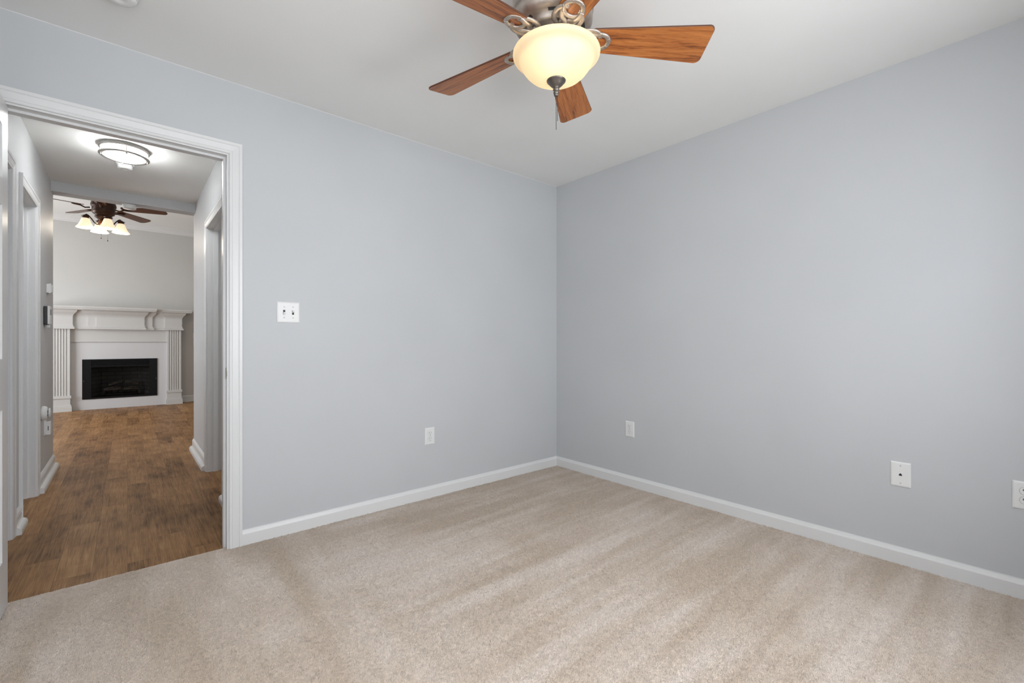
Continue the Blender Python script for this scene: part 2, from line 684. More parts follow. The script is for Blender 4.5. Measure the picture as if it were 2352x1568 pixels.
# ------------------------------------------------------------------ bedroom shell
b = MB()
b.box(XW - T, JL - 0.018, YN, YN + T, -0.02, CH + 0.05)
b.box(JR + 0.018, XR + T, YN, YN + T, -0.02, CH + 0.05)
b.box(JL - 0.018, JR + 0.018, YN, YN + T, JH + 0.018, CH + 0.05)
struct(b.build('wall_north', [M['wall']]), 'pale blue grey wall with the doorway in it', 'wall')
struct(MB().box(XR, XR + T, YS - T, YN, -0.02, CH + 0.05).build('wall_east', M['wall']), 'pale blue grey wall meeting the doorway wall at the corner', 'wall')
# south wall with a window and a second one added for evener light
SA, SB, SZ0, SZ1 = (-0.26, 0.72), (1.13, 2.11), 0.72, 2.03
b = MB()
b.box(XW - T, SA[0], YS - T, YS, -0.02, CH + 0.05)
b.box(SA[1], SB[0], YS - T, YS, -0.02, CH + 0.05)
b.box(SB[1], XR, YS - T, YS, -0.02, CH + 0.05)
for q0, q1 in (SA, SB):
    b.box(q0, q1, YS - T, YS, -0.02, SZ0)
    b.box(q0, q1, YS - T, YS, SZ1, CH + 0.05)
struct(b.build('wall_south', M['wall']))
WY0, WY1 = 0.12, 1.12
b = MB()
b.box(XW - T, XW, YS, WY0, -0.02, CH + 0.05)
b.box(XW - T, XW, WY1, YN, -0.02, CH + 0.05)
b.box(XW - T, XW, WY0, WY1, -0.02, SZ0)
b.box(XW - T, XW, WY0, WY1, SZ1, CH + 0.05)
struct(b.build('wall_west', M['wall']))
struct(MB().box(XW - T, XR + T, YS - T, YN + T, CH, CH + 0.06).build('ceiling', M['ceiling']), 'white bedroom ceiling with the fan on it', 'ceiling')


b = MB()
b.poly([(XW, YN, CH - 0.002), (XR, YN, CH - 0.002), (XR, YN - 0.002, CH), (XW, YN - 0.002, CH)])
ck = b.build('caulk_bead', M['plate'], bpy.data.objects['ceiling'])


def window_frame(name, a0, a1, z0, z1, plane, depth, axis):
    root = thing(name, None, None, (0, 0, 0), kind='structure')
    fr, pn = MB(), MB()
    w = 0.045

    def bx(m, u0, u1, d0, d1, q0, q1):
        if axis == 'x':
            m.box(u0, u1, d0, d1, q0, q1)
        else:
            m.box(d0, d1, u0, u1, q0, q1)
    d0, d1 = sorted((plane - depth * 0.3, plane - depth * 0.8))
    for u0, u1 in ((a0, a0 + w), (a1 - w, a1)):
        bx(fr, u0, u1, d0, d1, z0, z1)
    for q0, q1 in ((z0, z0 + w), (z1 - w, z1), ((z0 + z1) / 2 - 0.02, (z0 + z1) / 2 + 0.02)):
        bx(fr, a0, a1, d0, d1, q0, q1)
    md = (d0 + d1) / 2
    bx(pn, a0 + w, a1 - w, md - 0.003, md + 0.003, z0 + w, z1 - w)
    fr.build('window_frame', M['trim'], root)
    pn.build('pane', M['pane'], root)
    return root


window_frame('window_1', SA[0], SA[1], SZ0, SZ1, YS, T, 'x')
window_frame('added_window_4', SB[0], SB[1], SZ0, SZ1, YS, T, 'x')  # second south window, unseen, added to flatten the light on the north wall
window_frame('added_window_2', WY0, WY1, SZ0, SZ1, XW, T, 'y')  # unseen west window, added so light reaches the east wall

# ------------------------------------------------------------------ trim profiles
CAS = [(0, 0), (0, .009), (.004, .0115), (.010, .0115), (.0125, .0095), (.015, .0115), (.040, .0155), (.0425, .013), (.0455, .0165), (.058, .0175), (.058, 0)]


def casing(name, plane, normal, axis, a0, a1, z0, z1, right_only=False, label=None, cat=None):
    """mitred moulding round an opening; plane = wall face, normal = +-1 along the wall normal"""
    b = MB()
    rows = []
    for o, t in CAS:
        d = plane + normal * t
        path = [(a0 - o, z0), (a0 - o, z1 + o), (a1 + o, z1 + o), (a1 + o, z0)]
        rows.append([(p, d, q) if axis == 'x' else (d, p, q) for p, q in path])
    b.grid(rows)
    return struct(b.build(name, M['trim']), label, cat)


def jamb(name, d0, d1, axis, a0, a1, z1, stop_at, z0=ZF, label=None, cat=None):
    b = MB()
    th = 0.018

    def bx(u0, u1, e0, e1, q0, q1):
        if axis == 'x':
            b.box(u0, u1, e0, e1, q0, q1)
        else:
            b.box(e0, e1, u0, u1, q0, q1)
    bx(a0 - th, a0, d0, d1, z0, z1 + th)
    bx(a1, a1 + th, d0, d1, z0, z1 + th)
    bx(a0, a1, d0, d1, z1, z1 + th)
    s0, s1 = stop_at
    st = 0.011
    bx(a0, a0 + st, s0, s1, z0, z1 - st)
    bx(a1 - st, a1, s0, s1, z0, z1 - st)
    bx(a0, a1, s0, s1, z1 - st, z1)
    return struct(b.build(name, M['trim']), label, cat)


casing('trim_1', YN, -1, 'x', JL - 0.009, JR + 0.009, 0.0, JH + 0.008, label='white moulded casing round the open bedroom doorway', cat='door trim')
casing('trim_2', YN + T, 1, 'x', JL - 0.009, JR + 0.009, ZF, JH + 0.008)
jm = jamb('trim_3', YN, YN + T, 'x', JL, JR, JH, (YN + 0.042, YN + 0.078), label='white door jamb with stop inside the bedroom doorway', cat='door jamb')
b = MB()
b.box(JR - 0.0015, JR + 0.001, YN + 0.006, YN + 0.033, 0.885, 0.945, 0.0005)
b.box(JR - 0.003, JR + 0.0005, YN - 0.004, YN + 0.006, 0.90, 0.93, 0.001)
sp = b.build('strike_plate', M['steel'], jm)
sp['label'] = 'dull metal strike plate'

# baseboards
BB = [(.012, 0), (.012, .0605), (.0112, .063), (.0085, .0685), (.0060, .0765), (.0048, .0785), (.0040, .083), (0, .083)]
BBH = [(.013, ZF), (.013, .078), (.0145, .082), (.0125, .086), (.0135, .092), (.010, .098), (.006, .104), (.003, .108), (0, .108)]
SHOE = [(.037, ZF), (.0375, .014), (.034, .024), (.027, .031), (.019, .034), (.013, .034)]


def base_run(name, prof, axis, plane, normal, a0, a1, m0=0, m1=0, label=None, shoe=None, shoe_ext=(0, 0), caps=True):
    """run along axis; m0/m1: mitre factor at the ends (-1 inner corner shortens by the thickness)"""
    def mk(pr, e0=0.0, e1=0.0):
        b = MB()
        rows = []
        full = pr + [(0, pr[0][1])]
        for t, z in full:
            d = plane + normal * t
            s, e = a0 - e0 + m0 * t, a1 + e1 - m1 * t
            rows.append([(s, d, z), (e, d, z)] if axis == 'x' else [(d, s, z), (d, e, z)])
        vr = b.grid(rows)
        if caps:
            b.bm.faces.new([r[0] for r in vr])
            b.bm.faces.new([r[1] for r in vr])
        return b
    o = struct(mk(prof).build(name, M['trim']), label, 'baseboard' if label else None)
    if shoe:
        mk(shoe, *shoe_ext).build('shoe_moulding', M['trim'], o)
    return o


base_run('baseboard_north', BB, 'x', YN, -1, JR + 0.0672, XR, 0, 1, 'white baseboard under the doorway wall')
base_run('baseboard_east', BB, 'y', XR, -1, YS, YN, 0, 1, 'white baseboard along the bare east wall')
base_run('baseboard_south', BB, 'x', YS, 1, XW, XR)
base_run('baseboard_west', BB, 'y', XW, 1, YS, YN - 0.02)

# ------------------------------------------------------------------ bedroom door, swung open 90 degrees
dr = thing('door_1', 'white six panel bedroom door standing open at the left edge', 'door', (JL, YN, 0), kind='structure')
DW = 0.79
b = MB()
st, th = 0.112, 0.035
zb0, zt = 0.012, 2.038
# door local frame: x thickness 0..th, y from 0 (hinge) to -DW
rails = [(0.012, 0.215), (0.812, 1.012), (1.615, 1.722), (1.932, 2.038)]
for y0, y1 in ((-st, -0.006), (-DW, -DW + st)):
    b.box(0, th, y0, y1, zb0, zt)
for (za, zb_), (zc, zd) in zip(rails, rails[1:]):
    b.box(0, th, -DW / 2 - 0.05, -DW / 2 + 0.05, zb_, zc)
for z0, z1 in rails:
    b.box(0, th, -DW + st, -st, z0, z1)
b.build('door_frame', M['trim'], dr)
for z0, z1 in ((0.215, 0.812), (1.012, 1.615), (1.722, 1.932)):
    for y0, y1 in ((-DW + st, -DW / 2 - 0.05), (-DW / 2 + 0.05, -st)):
        b = MB()
        b.box(0.010, th - 0.010, y0, y1, z0, z1)
        for sx in (0.010, th - 0.010):
            d = 0.008 if sx > 0.02 else -0.008
            rows = []
            for ins, dd in ((0.0, 0.0), (0.012, -0.25), (0.03, 0.0), (0.05, 0.75)):
                x = sx + d * dd
                rows.append([(x, y0 + ins, z0 + ins), (x, y1 - ins, z0 + ins), (x, y1 - ins, z1 - ins), (x, y0 + ins, z1 - ins)])
            vr = b.grid(rows, close=True)
            b.bm.faces.new(vr[-1])
        b.build('door_panel', M['trim'], dr)
for z in (0.22, 1.02, 1.82):
    b = MB()
    b.tube([(th * 0 - 0.004, -0.002, z - 0.045), (-0.004, -0.002, z + 0.045)], 0.006, 10)
    b.build('hinge', M['steel'], dr)
for sx in (1, -1):
    b = MB()
    x0 = th if sx > 0 else 0
    b.lathe([(0, 0), (.031, 0), (.031, .006), (.012, .010), (.011, .03), (.022, .036), (.027, .047), (.024, .06), (.010, .066), (0, .066)], 24)
    b.build('door_knob', M['steel'], dr, (x0, -DW + 0.065, 0.92), (0, sx * PI / 2, 0))

# ------------------------------------------------------------------ hall shell
def wall_y(name, x0, x1, y0, y1, opens, zt, m, label=None):
    b = MB()
    y = y0
    for a0, a1, h in opens:
        b.box(x0, x1, y, a0, -0.06, zt)
        b.box(x0, x1, a0, a1, h, zt)
        y = a1
    b.box(x0, x1, y, y1, -0.06, zt)
    return struct(b.build(name, m), label, 'wall' if label else None)


L1 = (2.96, 3.662)
L2 = (3.998, 4.575)
R1 = (3.705, 4.515)
DH = 2.025
j = 0.018
wall_y('wall_hall_left', HL - T, HL, YH0, YH1, [(L1[0] - j, L1[1] + j, DH + j), (L2[0] - j, L2[1] + j, DH + j)], 2.45, M['wall_hall'], 'grey hallway wall holding the two cased doorways')
wall_y('wall_hall_right', HR, HR + T, YH0, YH1, [(R1[0] - j, R1[1] + j, DH + j)], 2.45, M['wall_hall'], 'grey hallway wall with one cased doorway')
struct(MB().box(-3.0, 3.0, YN + T, YH1 - 0.02, CH, CH + 0.06).build('ceiling_hall', M['ceiling']), 'white hallway ceiling with the round light', 'ceiling')
struct(MB().box(HL, HR, 5.41, YH1, 2.356, CH + 0.01).build('trim_4', M['wall_hall']), 'plain header beam where the hallway meets the living room', 'header')
for nm, pl, nrm, op in (('trim_5', HL, 1, L1), ('trim_6', HL, 1, L2), ('trim_7', HR, -1, R1)):
    lb = {'trim_5': 'white casing of the hallway doorway just past the bedroom door',
          'trim_6': 'white casing of the hallway doorway beside the thermostat',
          'trim_7': 'white casing of the doorway on the right hallway wall'}[nm]
    casing(nm, pl, nrm, 'y', op[0] - 0.006, op[1] + 0.006, ZF, DH + 0.006, label=lb, cat='door trim')
for nm, e0, e1, op, stp in (('trim_8', HL - T, HL, L1, (HL - 0.075, HL - 0.04)), ('trim_9', HL - T, HL, L2, (HL - 0.075, HL - 0.04)), ('trim_10', HR, HR + T, R1, (HR + 0.04, HR + 0.075))):
    jamb(nm, e0, e1, 'y', op[0], op[1], DH, stp)
base_run('baseboard_hall_left', BBH, 'y', HL, 1, L1[1] + 0.064, L2[0] - 0.064, shoe=SHOE, label='short white baseboard between the two left doorways')
base_run('baseboard_hall_left.001', BBH, 'y', HL, 1, L2[1] + 0.064, YH1 - 0.004, shoe=SHOE, shoe_ext=(0, 0.01), label='white hallway baseboard with shoe below the thermostat')
base_run('baseboard_hall_right', BBH, 'y', HR, -1, R1[1] + 0.064, YH1 - 0.004, shoe=SHOE, shoe_ext=(0, 0.01), label='white baseboard at the far end of the right hallway wall')
base_run('baseboard_hall_right.001', BBH, 'y', HR, -1, YH0 + 0.02, R1[0] - 0.064, shoe=SHOE, label='white baseboard piece just behind the bedroom door casing')
# open door inside the right-hand doorway
d2 = thing('door_2', 'white door opened into the room off the right hallway wall', 'door', (HR + T + 0.004, R1[1] - 0.003, 0), kind='structure')
b = MB().box(0, 0.74, -0.0365, -0.0015, 0.004, DH - 0.004, 0.001)
b.build('door_slab', M['trim'], d2)
for z in (0.22, 1.02, 1.80):
    MB().tube([(-0.002, -0.002, z - 0.045), (-0.002, -0.002, z + 0.045)], 0.005, 8).build('hinge', M['steel'], d2)
# outer shell of hall side rooms + living room
struct(MB().box(-3.12, -3.0, YN + T, 7.3, -0.06, LCH + 0.05).box(-3.12, -3.0, 9.25, YF + 0.1, -0.06, LCH + 0.05).box(-3.12, -3.0, 7.3, 9.25, -0.06, 0.5).box(-3.12, -3.0, 7.3, 9.25, 2.4, LCH + 0.05).build('wall_living_left', M['wall_living']))
struct(MB().box(3.0, 3.12, YN + T, YF + 0.1, -0.06, LCH + 0.05).build('wall_living_right', M['wall_living']))
b = MB()
b.box(-3.0, HL - T, 5.435, YH1, -0.06, LCH + 0.05)
b.box(HR + T, 3.0, 5.435, YH1, -0.06, LCH + 0.05)
b.box(HL - T, HR + T, 5.435, YH1, 2.45, LCH + 0.05)
struct(b.build('wall_living_south', M['wall_living']))
# far wall with the firebox hole
FX0, FX1, FZ0, FZ1 = -0.551, 0.395, 0.160, 0.803
b = MB()
b.box(-3.0, FX0, YF, YF + 0.1, -0.06, LCH + 0.05)
b.box(FX1, 3.0, YF, YF + 0.1, -0.06, LCH + 0.05)
b.box(FX0, FX1, YF, YF + 0.1, -0.06, FZ0)
b.box(FX0, FX1, YF, YF + 0.1, FZ1, LCH + 0.05)
struct(b.build('wall_living_far', M['wall_living']), 'warm grey living room wall above the fireplace', 'wall')
struct(MB().box(-3.1, 3.1, YH1, YF + 0.1, LCH, LCH + 0.06).build('ceiling_living', M['ceiling']), 'high white living room ceiling above the dark fan', 'ceiling')
CROWN = [(0, 3.020), (.008, 3.020), (.010, 3.032), (.022, 3.040), (.030, 3.058), (.052, 3.082), (.064, 3.088), (.068, 3.100), (.080, 3.104), (.080, 3.11)]
b = MB()
rows = [[(-3.0, YF - t, z), (3.0, YF - t, z)] for t, z in CROWN]
b.grid(rows)
struct(b.build('trim_11', M['trim']), 'white crown moulding at the top of the living room wall', 'crown moulding')
window_frame('window_3', 7.3, 9.25, 0.5, 2.4, -3.0, 0.12, 'y')

# ------------------------------------------------------------------ fireplace
FP = thing('fireplace', 'white mantel fireplace with fluted pilasters and black firebox', 'fireplace', (-0.078, YF, ZF))
fx, fy, fz = FP.location


def fbuild(b, name, m, parent=FP):
    me = b.data(name, m)
    me.transform(Matrix.Translation((-fx, -fy, -fz)))
    return put(name, me, parent)


CXF = -0.078
HP = 0.596      # half distance to pilaster inner edge
HO = 0.815      # half distance to pilaster outer edge
YSUR = 9.945    # surround face
# surround panel with the hole
b = MB()
b.box(CXF - HO + 0.02, FX0, YSUR, YF - 0.001, ZF, 1.10)
b.box(FX1, CXF + HO - 0.02, YSUR, YF - 0.001, ZF, 1.10)
b.box(FX0, FX1, YSUR, YF - 0.001, ZF, FZ0)
b.box(FX0, FX1, YSUR, YF - 0.001, FZ1, 1.10)
fbuild(b, 'surround', paint('white_painted_tile', (0.63, 0.637, 0.655), 0.32, 0.03, 12.0, 0.02))
# band under the frieze
b = MB()
b.box(CXF - HP - 0.014, CXF + HP + 0.014, YSUR - 0.012, YSUR + 0.002, 1.085, 1.30)
b.box(CXF - HP - 0.014, CXF + HP + 0.014, YSUR - 0.020, YSUR + 0.002, 1.085, 1.098)
fbuild(b, 'upper_panel', M['mantel'])
# pilasters
for sgn in (-1, 1):
    x0, x1 = sorted((CXF + sgn * (HP + 0.012), CXF + sgn * (HO - 0.012)))
    b = MB()
    pts = []
    n_fl = 5
    wid = x1 - x0
    mar = 0.018
    fw_ = (wid - 2 * mar) / n_fl
    pts.append((x0, 9.885))
    for k in range(n_fl):
        a = x0 + mar + k * fw_
        pts.append((a + 0.005, 9.885))
        for q in range(1, 6):
            tt = q / 6
            pts.append((a + 0.005 + (fw_ - 0.010) * tt, 9.885 + 0.012 * math.sin(PI * tt)))
        pts.append((a + fw_ - 0.005, 9.885))
    pts.append((x1, 9.885))
    pts += [(x1, YSUR + 0.01), (x0, YSUR + 0.01)]
    rows = [[(px, py, z) for px, py in pts] for z in (0.235, 1.30)]
    b.grid(rows, close=True)
    pil = fbuild(b, 'pilaster', M['mantel'])
    X0, X1 = sorted((CXF + sgn * HP, CXF + sgn * HO))
    b = MB()
    b.box(X0 - 0.004, X1 + 0.004, 9.870, YSUR + 0.01, 0.197, 0.240, 0.002)
    b.box(X0 + 0.008, X1 - 0.008, 9.880, YSUR + 0.01, 0.05, 0.20)
    for k, (g, z0, z1) in enumerate(((0.004, 0.085, 0.10), (0.012, 0.06, 0.085), (0.016, ZF, 0.06))):
        b.box(X0 - g + 0.006, X1 + g - 0.006, 9.882 - g, YSUR + 0.01, z0, z1)
    fbuild(b, 'plinth', M['mantel'], pil).matrix_parent_inverse = Matrix.Identity(4)
# frieze: profile swept along a stepped plan
FR = [(0.022, 1.290), (0.022, 1.312), (0.012, 1.322), (0.004, 1.345), (0.0, 1.360), (0.0, 1.485), (0.006, 1.510), (0.020, 1.530), (0.040, 1.552), (0.052, 1.572), (0.056, 1.590)]
yb, ym, yf2, yf3 = 9.872, 9.905, 9.885, 9.862
plan = [(-HO, YF - 0.002), (-HO, yb), (-HP + 0.02, yb), (-HP + 0.02, ym), (-0.405, ym), (-0.405, yf2), (-0.300, yf2), (-0.300, yf3),
        (0.300, yf3), (0.300, yf2), (0.405, yf2), (0.405, ym), (HP - 0.02, ym), (HP - 0.02, yb), (HO, yb), (HO, YF - 0.002)]
plan = [(CXF + p, q) for p, q in plan]


def sweep_plan(b, plan, prof):
    n = len(plan)
    rows = []
    for t, z in prof:
        r = []
        for i, p in enumerate(plan):
            p = Vector(p)
            d0 = (p - Vector(plan[i - 1])).normalized() if i > 0 else None
            d1 = (Vector(plan[i + 1]) - p).normalized() if i < n - 1 else None
            n0 = Vector((d0.y, -d0.x)) if d0 else None
            n1 = Vector((d1.y, -d1.x)) if d1 else None
            if n0 is None:
                o = n1
            elif n1 is None:
                o = n0
            else:
                o = n0 + n1
            q = p + o * t
            if i in (0, n - 1):
                q.y = p.y
            r.append((q.x, q.y, z))
        rows.append(r)
    return b.grid(rows)


b = MB()
vr = sweep_plan(b, plan, FR)
b.bm.faces.new(vr[0])
fbuild(b, 'frieze', M['mantel'])
# mantel shelf, stepped front, with a moulded edge
SH = [(0.0, 1.588), (0.010, 1.594), (0.016, 1.604), (0.018, 1.618), (0.024, 1.622), (0.024, 1.648), (0.0, 1.652)]
shp = [(-0.935, YF - 0.002), (-0.935, 9.790), (-0.44, 9.790), (-0.44, 9.745), (0.44, 9.745), (0.44, 9.790), (0.935, 9.790), (0.935, YF - 0.002)]
shp = [(CXF + p, q) for p, q in shp]
b = MB()
vr = sweep_plan(b, shp, SH)
b.bm.faces.new(vr[0])
b.bm.faces.new(vr[-1])
fbuild(b, 'mantel_shelf', M['mantel'])
# firebox
fb = MB()
t_ = 0.004
y0 = YSUR - 0.010
fr_w, top_h = 0.105, 0.125
gx0, gx1, gz0, gz1 = FX0 + fr_w, FX1 - fr_w, FZ0 + 0.025, FZ1 - top_h
fb.box(FX0, FX0 + fr_w, y0, y0 + 0.03, FZ0, FZ1)
fb.box(FX1 - fr_w, FX1, y0, y0 + 0.03, FZ0, FZ1)
fb.box(FX0 + fr_w, FX1 - fr_w, y0, y0 + 0.03, FZ0, gz0)
fb.box(FX0 + fr_w, FX1 - fr_w, y0, y0 + 0.03, gz1, gz1 + 0.012)
fb.box(FX0 + fr_w, FX1 - fr_w, y0, y0 + 0.03, FZ1 - 0.02, FZ1)
fb.box(FX0 + fr_w, FX1 - fr_w, y0 + 0.02, y0 + 0.03, gz1, FZ1)
fbo = fbuild(fb, 'firebox', M['black'])
for k in range(4):
    z = gz1 + 0.018 + k * 0.023
    b = MB()
    rows = [[(FX0 + fr_w, y0 + 0.003, z), (FX1 - fr_w, y0 + 0.003, z)], [(FX0 + fr_w, y0 + 0.003, z + 0.010), (FX1 - fr_w, y0 + 0.003, z + 0.010)], [(FX0 + fr_w, y0 + 0.019, z + 0.019), (FX1 - fr_w, y0 + 0.019, z + 0.019)]]
    b.grid(rows)
    fbuild(b, 'louver', M['black'], fbo)
b = MB()
yb2 = YSUR + 0.36
b.poly([(gx0 - .02, y0 + 0.03, FZ0), (gx0 + 0.12, yb2, FZ0), (gx0 + 0.12, yb2, FZ1), (gx0 - .02, y0 + 0.03, FZ1)])
b.poly([(gx1 + .02, y0 + 0.03, FZ0), (gx1 + .02, y0 + 0.03, FZ1), (gx1 - 0.12, yb2, FZ1), (gx1 - 0.12, yb2, FZ0)])
b.poly([(gx0 + 0.12, yb2, FZ0), (gx1 - 0.12, yb2, FZ0), (gx1 - 0.12, yb2, FZ1), (gx0 + 0.12, yb2, FZ1)])
fbuild(b, 'brick_liner', M['brick'], fbo)
for zz, nm in ((FZ0 + 0.02, 'firebox_floor'), (FZ1 - 0.06, 'firebox_top')):
    b = MB()
    b.poly([(gx0 - .02, y0 + 0.03, zz), (gx1 + .02, y0 + 0.03, zz), (gx1 - 0.12, yb2, zz), (gx0 + 0.12, yb2, zz)])
    fbuild(b, nm, M['soot'], fbo)
fbuild(MB().box(gx0, gx1, y0 + 0.012, y0 + 0.015, gz0, gz1), 'glass', M['fire_glass'], fbo)
for sx in (FX0 + 0.018, FX1 - 0.018):
    fbuild(MB().sphere((sx, y0 - 0.001, 0.455), 0.004, 8), 'screw', M['nickel'], fbo)
# grate and logs
gmx, gmy, gmz = CXF, YSUR + 0.17, FZ0 + 0.02
b = MB()
for yy in (-0.06, 0.06):
    b.tube([(gmx - 0.22, gmy + yy, gmz), (gmx - 0.215, gmy + yy, gmz + 0.045), (gmx + 0.215, gmy + yy, gmz + 0.045), (gmx + 0.22, gmy + yy, gmz)], 0.006, 6)
for xx in (-0.21, 0.21):
    b.tube([(gmx + xx, gmy - 0.06, gmz + 0.045), (gmx + xx, gmy + 0.06, gmz + 0.045)], 0.006, 6)
gr = fbuild(b, 'log_grate', M['black'], FP)
for k in range(6):
    x = gmx - 0.20 + k * 0.08
    fbuild(MB().tube([(x, gmy - 0.09, gmz + 0.10), (x, gmy - 0.085, gmz + 0.055), (x, gmy + 0.08, gmz + 0.055), (x, gmy + 0.09, gmz + 0.09)], 0.006, 6), 'grate_bar', M['black'], gr)


def log(p0, p1, r, label, seed):
    rnd = random.Random(seed)
    p0, p1 = Vector(p0), Vector(p1)
    pts, rad = [], []
    for i in range(15):
        t = i / 14
        pts.append(p0.lerp(p1, t) + Vector((0, rnd.uniform(-.004, .004), rnd.uniform(-.004, .004) + 0.012 * math.sin(PI * t))))
        rad.append(r * (0.9 + 0.2 * rnd.random()) * (0.75 if i in (0, 14) else 1))
    b = MB().tube([p - p0 for p in pts], rad, 12)
    for v in b.bm.verts:
        v.co += Vector((rnd.uniform(-1, 1), rnd.uniform(-1, 1), rnd.uniform(-1, 1))) * 0.0035
    o = b.build('fire_log', M['log'], None, p0)
    return tag(o, label, 'log', 'logs in the fireplace')


gy = YSUR + 0.17
gz = FZ0 + 0.02
log((CXF - 0.225, gy - 0.045, gz + 0.100), (CXF - 0.005, gy - 0.03, gz + 0.115), 0.034, 'charred log lying low at the left of the grate', 3)
log((CXF + 0.03, gy - 0.05, gz + 0.098), (CXF + 0.235, gy - 0.02, gz + 0.108), 0.036, 'charred log lying low at the right of the grate', 4)
log((CXF - 0.17, gy + 0.0, gz + 0.176), (CXF + 0.02, gy + 0.05, gz + 0.215), 0.026, 'slim log propped on the left lower log', 5)
log((CXF + 0.05, gy + 0.02, gz + 0.225), (CXF + 0.24, gy + 0.03, gz + 0.172), 0.028, 'slim log sloping down over the right lower log', 6)
base_run('baseboard_living', BBH, 'x', YF, -1, CXF + HO + 0.002, 3.0, label='white baseboard to the right of the fireplace')
base_run('baseboard_living.001', BBH, 'x', YF, -1, -3.0, CXF - HO - 0.002)

# ------------------------------------------------------------------ wall plates
def plate_mesh(w, h, t=0.006):
    b = MB()
    rows = []
    for ins, d in ((0, 0), (0, t * 0.45), (0.0035, t * 0.85), (0.007, t)):
        x, z = w / 2 - ins, h / 2 - ins
        rows.append([(-x, -d, -z), (x, -d, -z), (x, -d, z), (-x, -d, z)])
    vr = b.grid(rows, close=True)
    b.bm.faces.new(vr[-1])
    return b.data('plate', M['plate'])


def screw_at(x, z, root, m=None):
    b = MB().lathe([(0, 0), (.0034, 0), (.003, .0012), (0, .0016)], 12, (0, 0, 0), 'Z')
    b.box(-.0028, .0028, -.0004, .0004, .0012, .0019)
    return b.build('screw', m or M['screw'], root, (x, -0.006, z), (PI / 2, 0.3, 0))


def outlet(loc, rz, label, group='duplex wall outlets'):
    root = thing('wall_outlet', label, 'outlet', loc, (0, 0, rz), group)
    put('plate', plate_mesh(0.076, 0.117), root)
    for s in (1, -1):
        zc = s * 0.0195
        # rounded receptacle face with flat top and bottom
        b = MB()
        rows = []
        outl = []
        for k in range(40):
            a = 2 * PI * k / 40
            x, z = 0.0172 * math.cos(a), 0.0172 * math.sin(a)
            outl.append((x, max(-0.0143, min(0.0143, z))))
        for d, f in ((0.004, 1.0), (0.0078, 1.0), (0.0084, 0.96)):
            rows.append([(x * f, -d, z * f) for x, z in outl])
        vr = b.grid(rows, close=True)
        b.bm.faces.new(vr[-1])
        rc = b.build('receptacle', M['plate'], root, (0, 0, zc))
        b = MB()
        ring = [(x * 1.045, -0.0061, z * 1.05) for x, z in outl]
        b.tube(ring, 0.0006, 5, closed=True)
        b.build('outline_groove', M['screw'], rc)
        for x, hh in ((-0.0066, 0.0085), (0.0066, 0.0068)):
            MB().box(x - .0012, x + .0012, -.00865, -.006, .0022 - hh / 2 + 0.002, .0022 + hh / 2 + 0.002).build('slot', M['dark'], rc)
        b = MB().lathe([(0, 0), (.0025, 0), (.0025, .0026), (0, .0026)], 14, (0, -.0062, -.0085), 'Z')
        b2 = MB()
        pts = [(.0025 * math.cos(PI + PI * k / 10), -.00865, -.0078 + .0025 * math.sin(PI + PI * k / 10)) for k in range(11)] + [(.0025, -.00865, -.0062), (-.0025, -.00865, -.0062)]
        b.bm.free()
        b2.poly(pts)
        b2.build('ground_hole', M['dark'], rc)
    screw_at(0, 0, root)
    return root


outlet((1.594, YN, 0.428), 0, 'white duplex outlet low on the doorway wall')
outlet((XR, 1.986, 0.429), -PI / 2, 'white duplex outlet on the east wall close to the corner')
outlet((XR, 0.033, 0.435), -PI / 2, 'white duplex outlet cut off at the right edge of the photo')
# phone jack
ph = thing('phone_jack', 'off white phone jack plate with one small dark port', 'phone jack', (XR, 0.434, 0.436), (0, 0, -PI / 2))
put('plate', plate_mesh(0.076, 0.119), ph)
b = MB()
b.box(-.0085, .0085, -.0075, -.005, -.0095, .0085, .0006)
fr = b.build('port', M['plate'], ph)
b = MB()
b.poly([(-.0058, -.00765, -.0062), (.0058, -.00765, -.0062), (.0058, -.00765, .0018), (.0028, -.00765, .0018), (.0028, -.00765, .0056), (-.0028, -.00765, .0056), (-.0028, -.00765, .0018), (-.0058, -.00765, .0018)])
b.build('port_opening', M['dark'], fr)
for z in (0.042, -0.042):
    screw_at(0, z, ph)
# double light switch
ls = thing('light_switch', 'white double toggle light switch beside the doorway', 'light switch', (0.689, YN, 1.246))
put('plate', plate_mesh(0.118, 0.116), ls)
for x, up in ((-0.023, 1), (0.023, -1)):
    b = MB().box(-.0052, .0052, -.0064, -.004, -.0125, .0125)
    fr = b.build('toggle_slot', M['dark'], ls, (x, 0, 0))
    b = MB().box(-.0046, .0046, -.0175, -.004, -.0055, .0055, .0008)
    b.build('toggle', M['plate'], ls, (x, 0, -0.001 * up), (0.45 * up, 0, 0))
    for z in (0.030, -0.030):
        screw_at(x, z, ls)

# ------------------------------------------------------------------ hall devices on the left wall
th_ = thing('thermostat', 'small white stepped thermostat on the hallway wall above the keypad', 'thermostat', (HL, 5.15, 1.51), (0, 0, PI / 2))
MB().box(-.022, .075, -.014, 0, -.037, .034, .002).build('back_box', M['white'], th_)
MB().box(-.018, .065, -.026, -.012, -.041, .038, .003).build('front_cover', M['white'], th_)
MB().box(.005, .05, -.032, -.025, -.030, .026, .003).build('dial_panel', M['white'], th_)
kp = thing('alarm_keypad', 'black and white alarm keypad on the hallway wall', 'keypad', (HL, 5.01, 1.285), (0, 0, PI / 2))
MB().box(-.06, .075, -.022, 0, -.072, .072, .008).build('back_case', M['black_plastic'], kp)
MB().box(-.058, .073, -.034, -.0215, -.068, .074, .005).build('front_cover', M['white'], kp)
MB().box(-.035, .050, -.0355, -.033, .005, .050, .001).build('screen', M['grey_plastic'], kp)
MB().box(-.02, .035, -.030, -.015, -.092, -.072, .002).build('bottom_tab', M['plate'], kp)
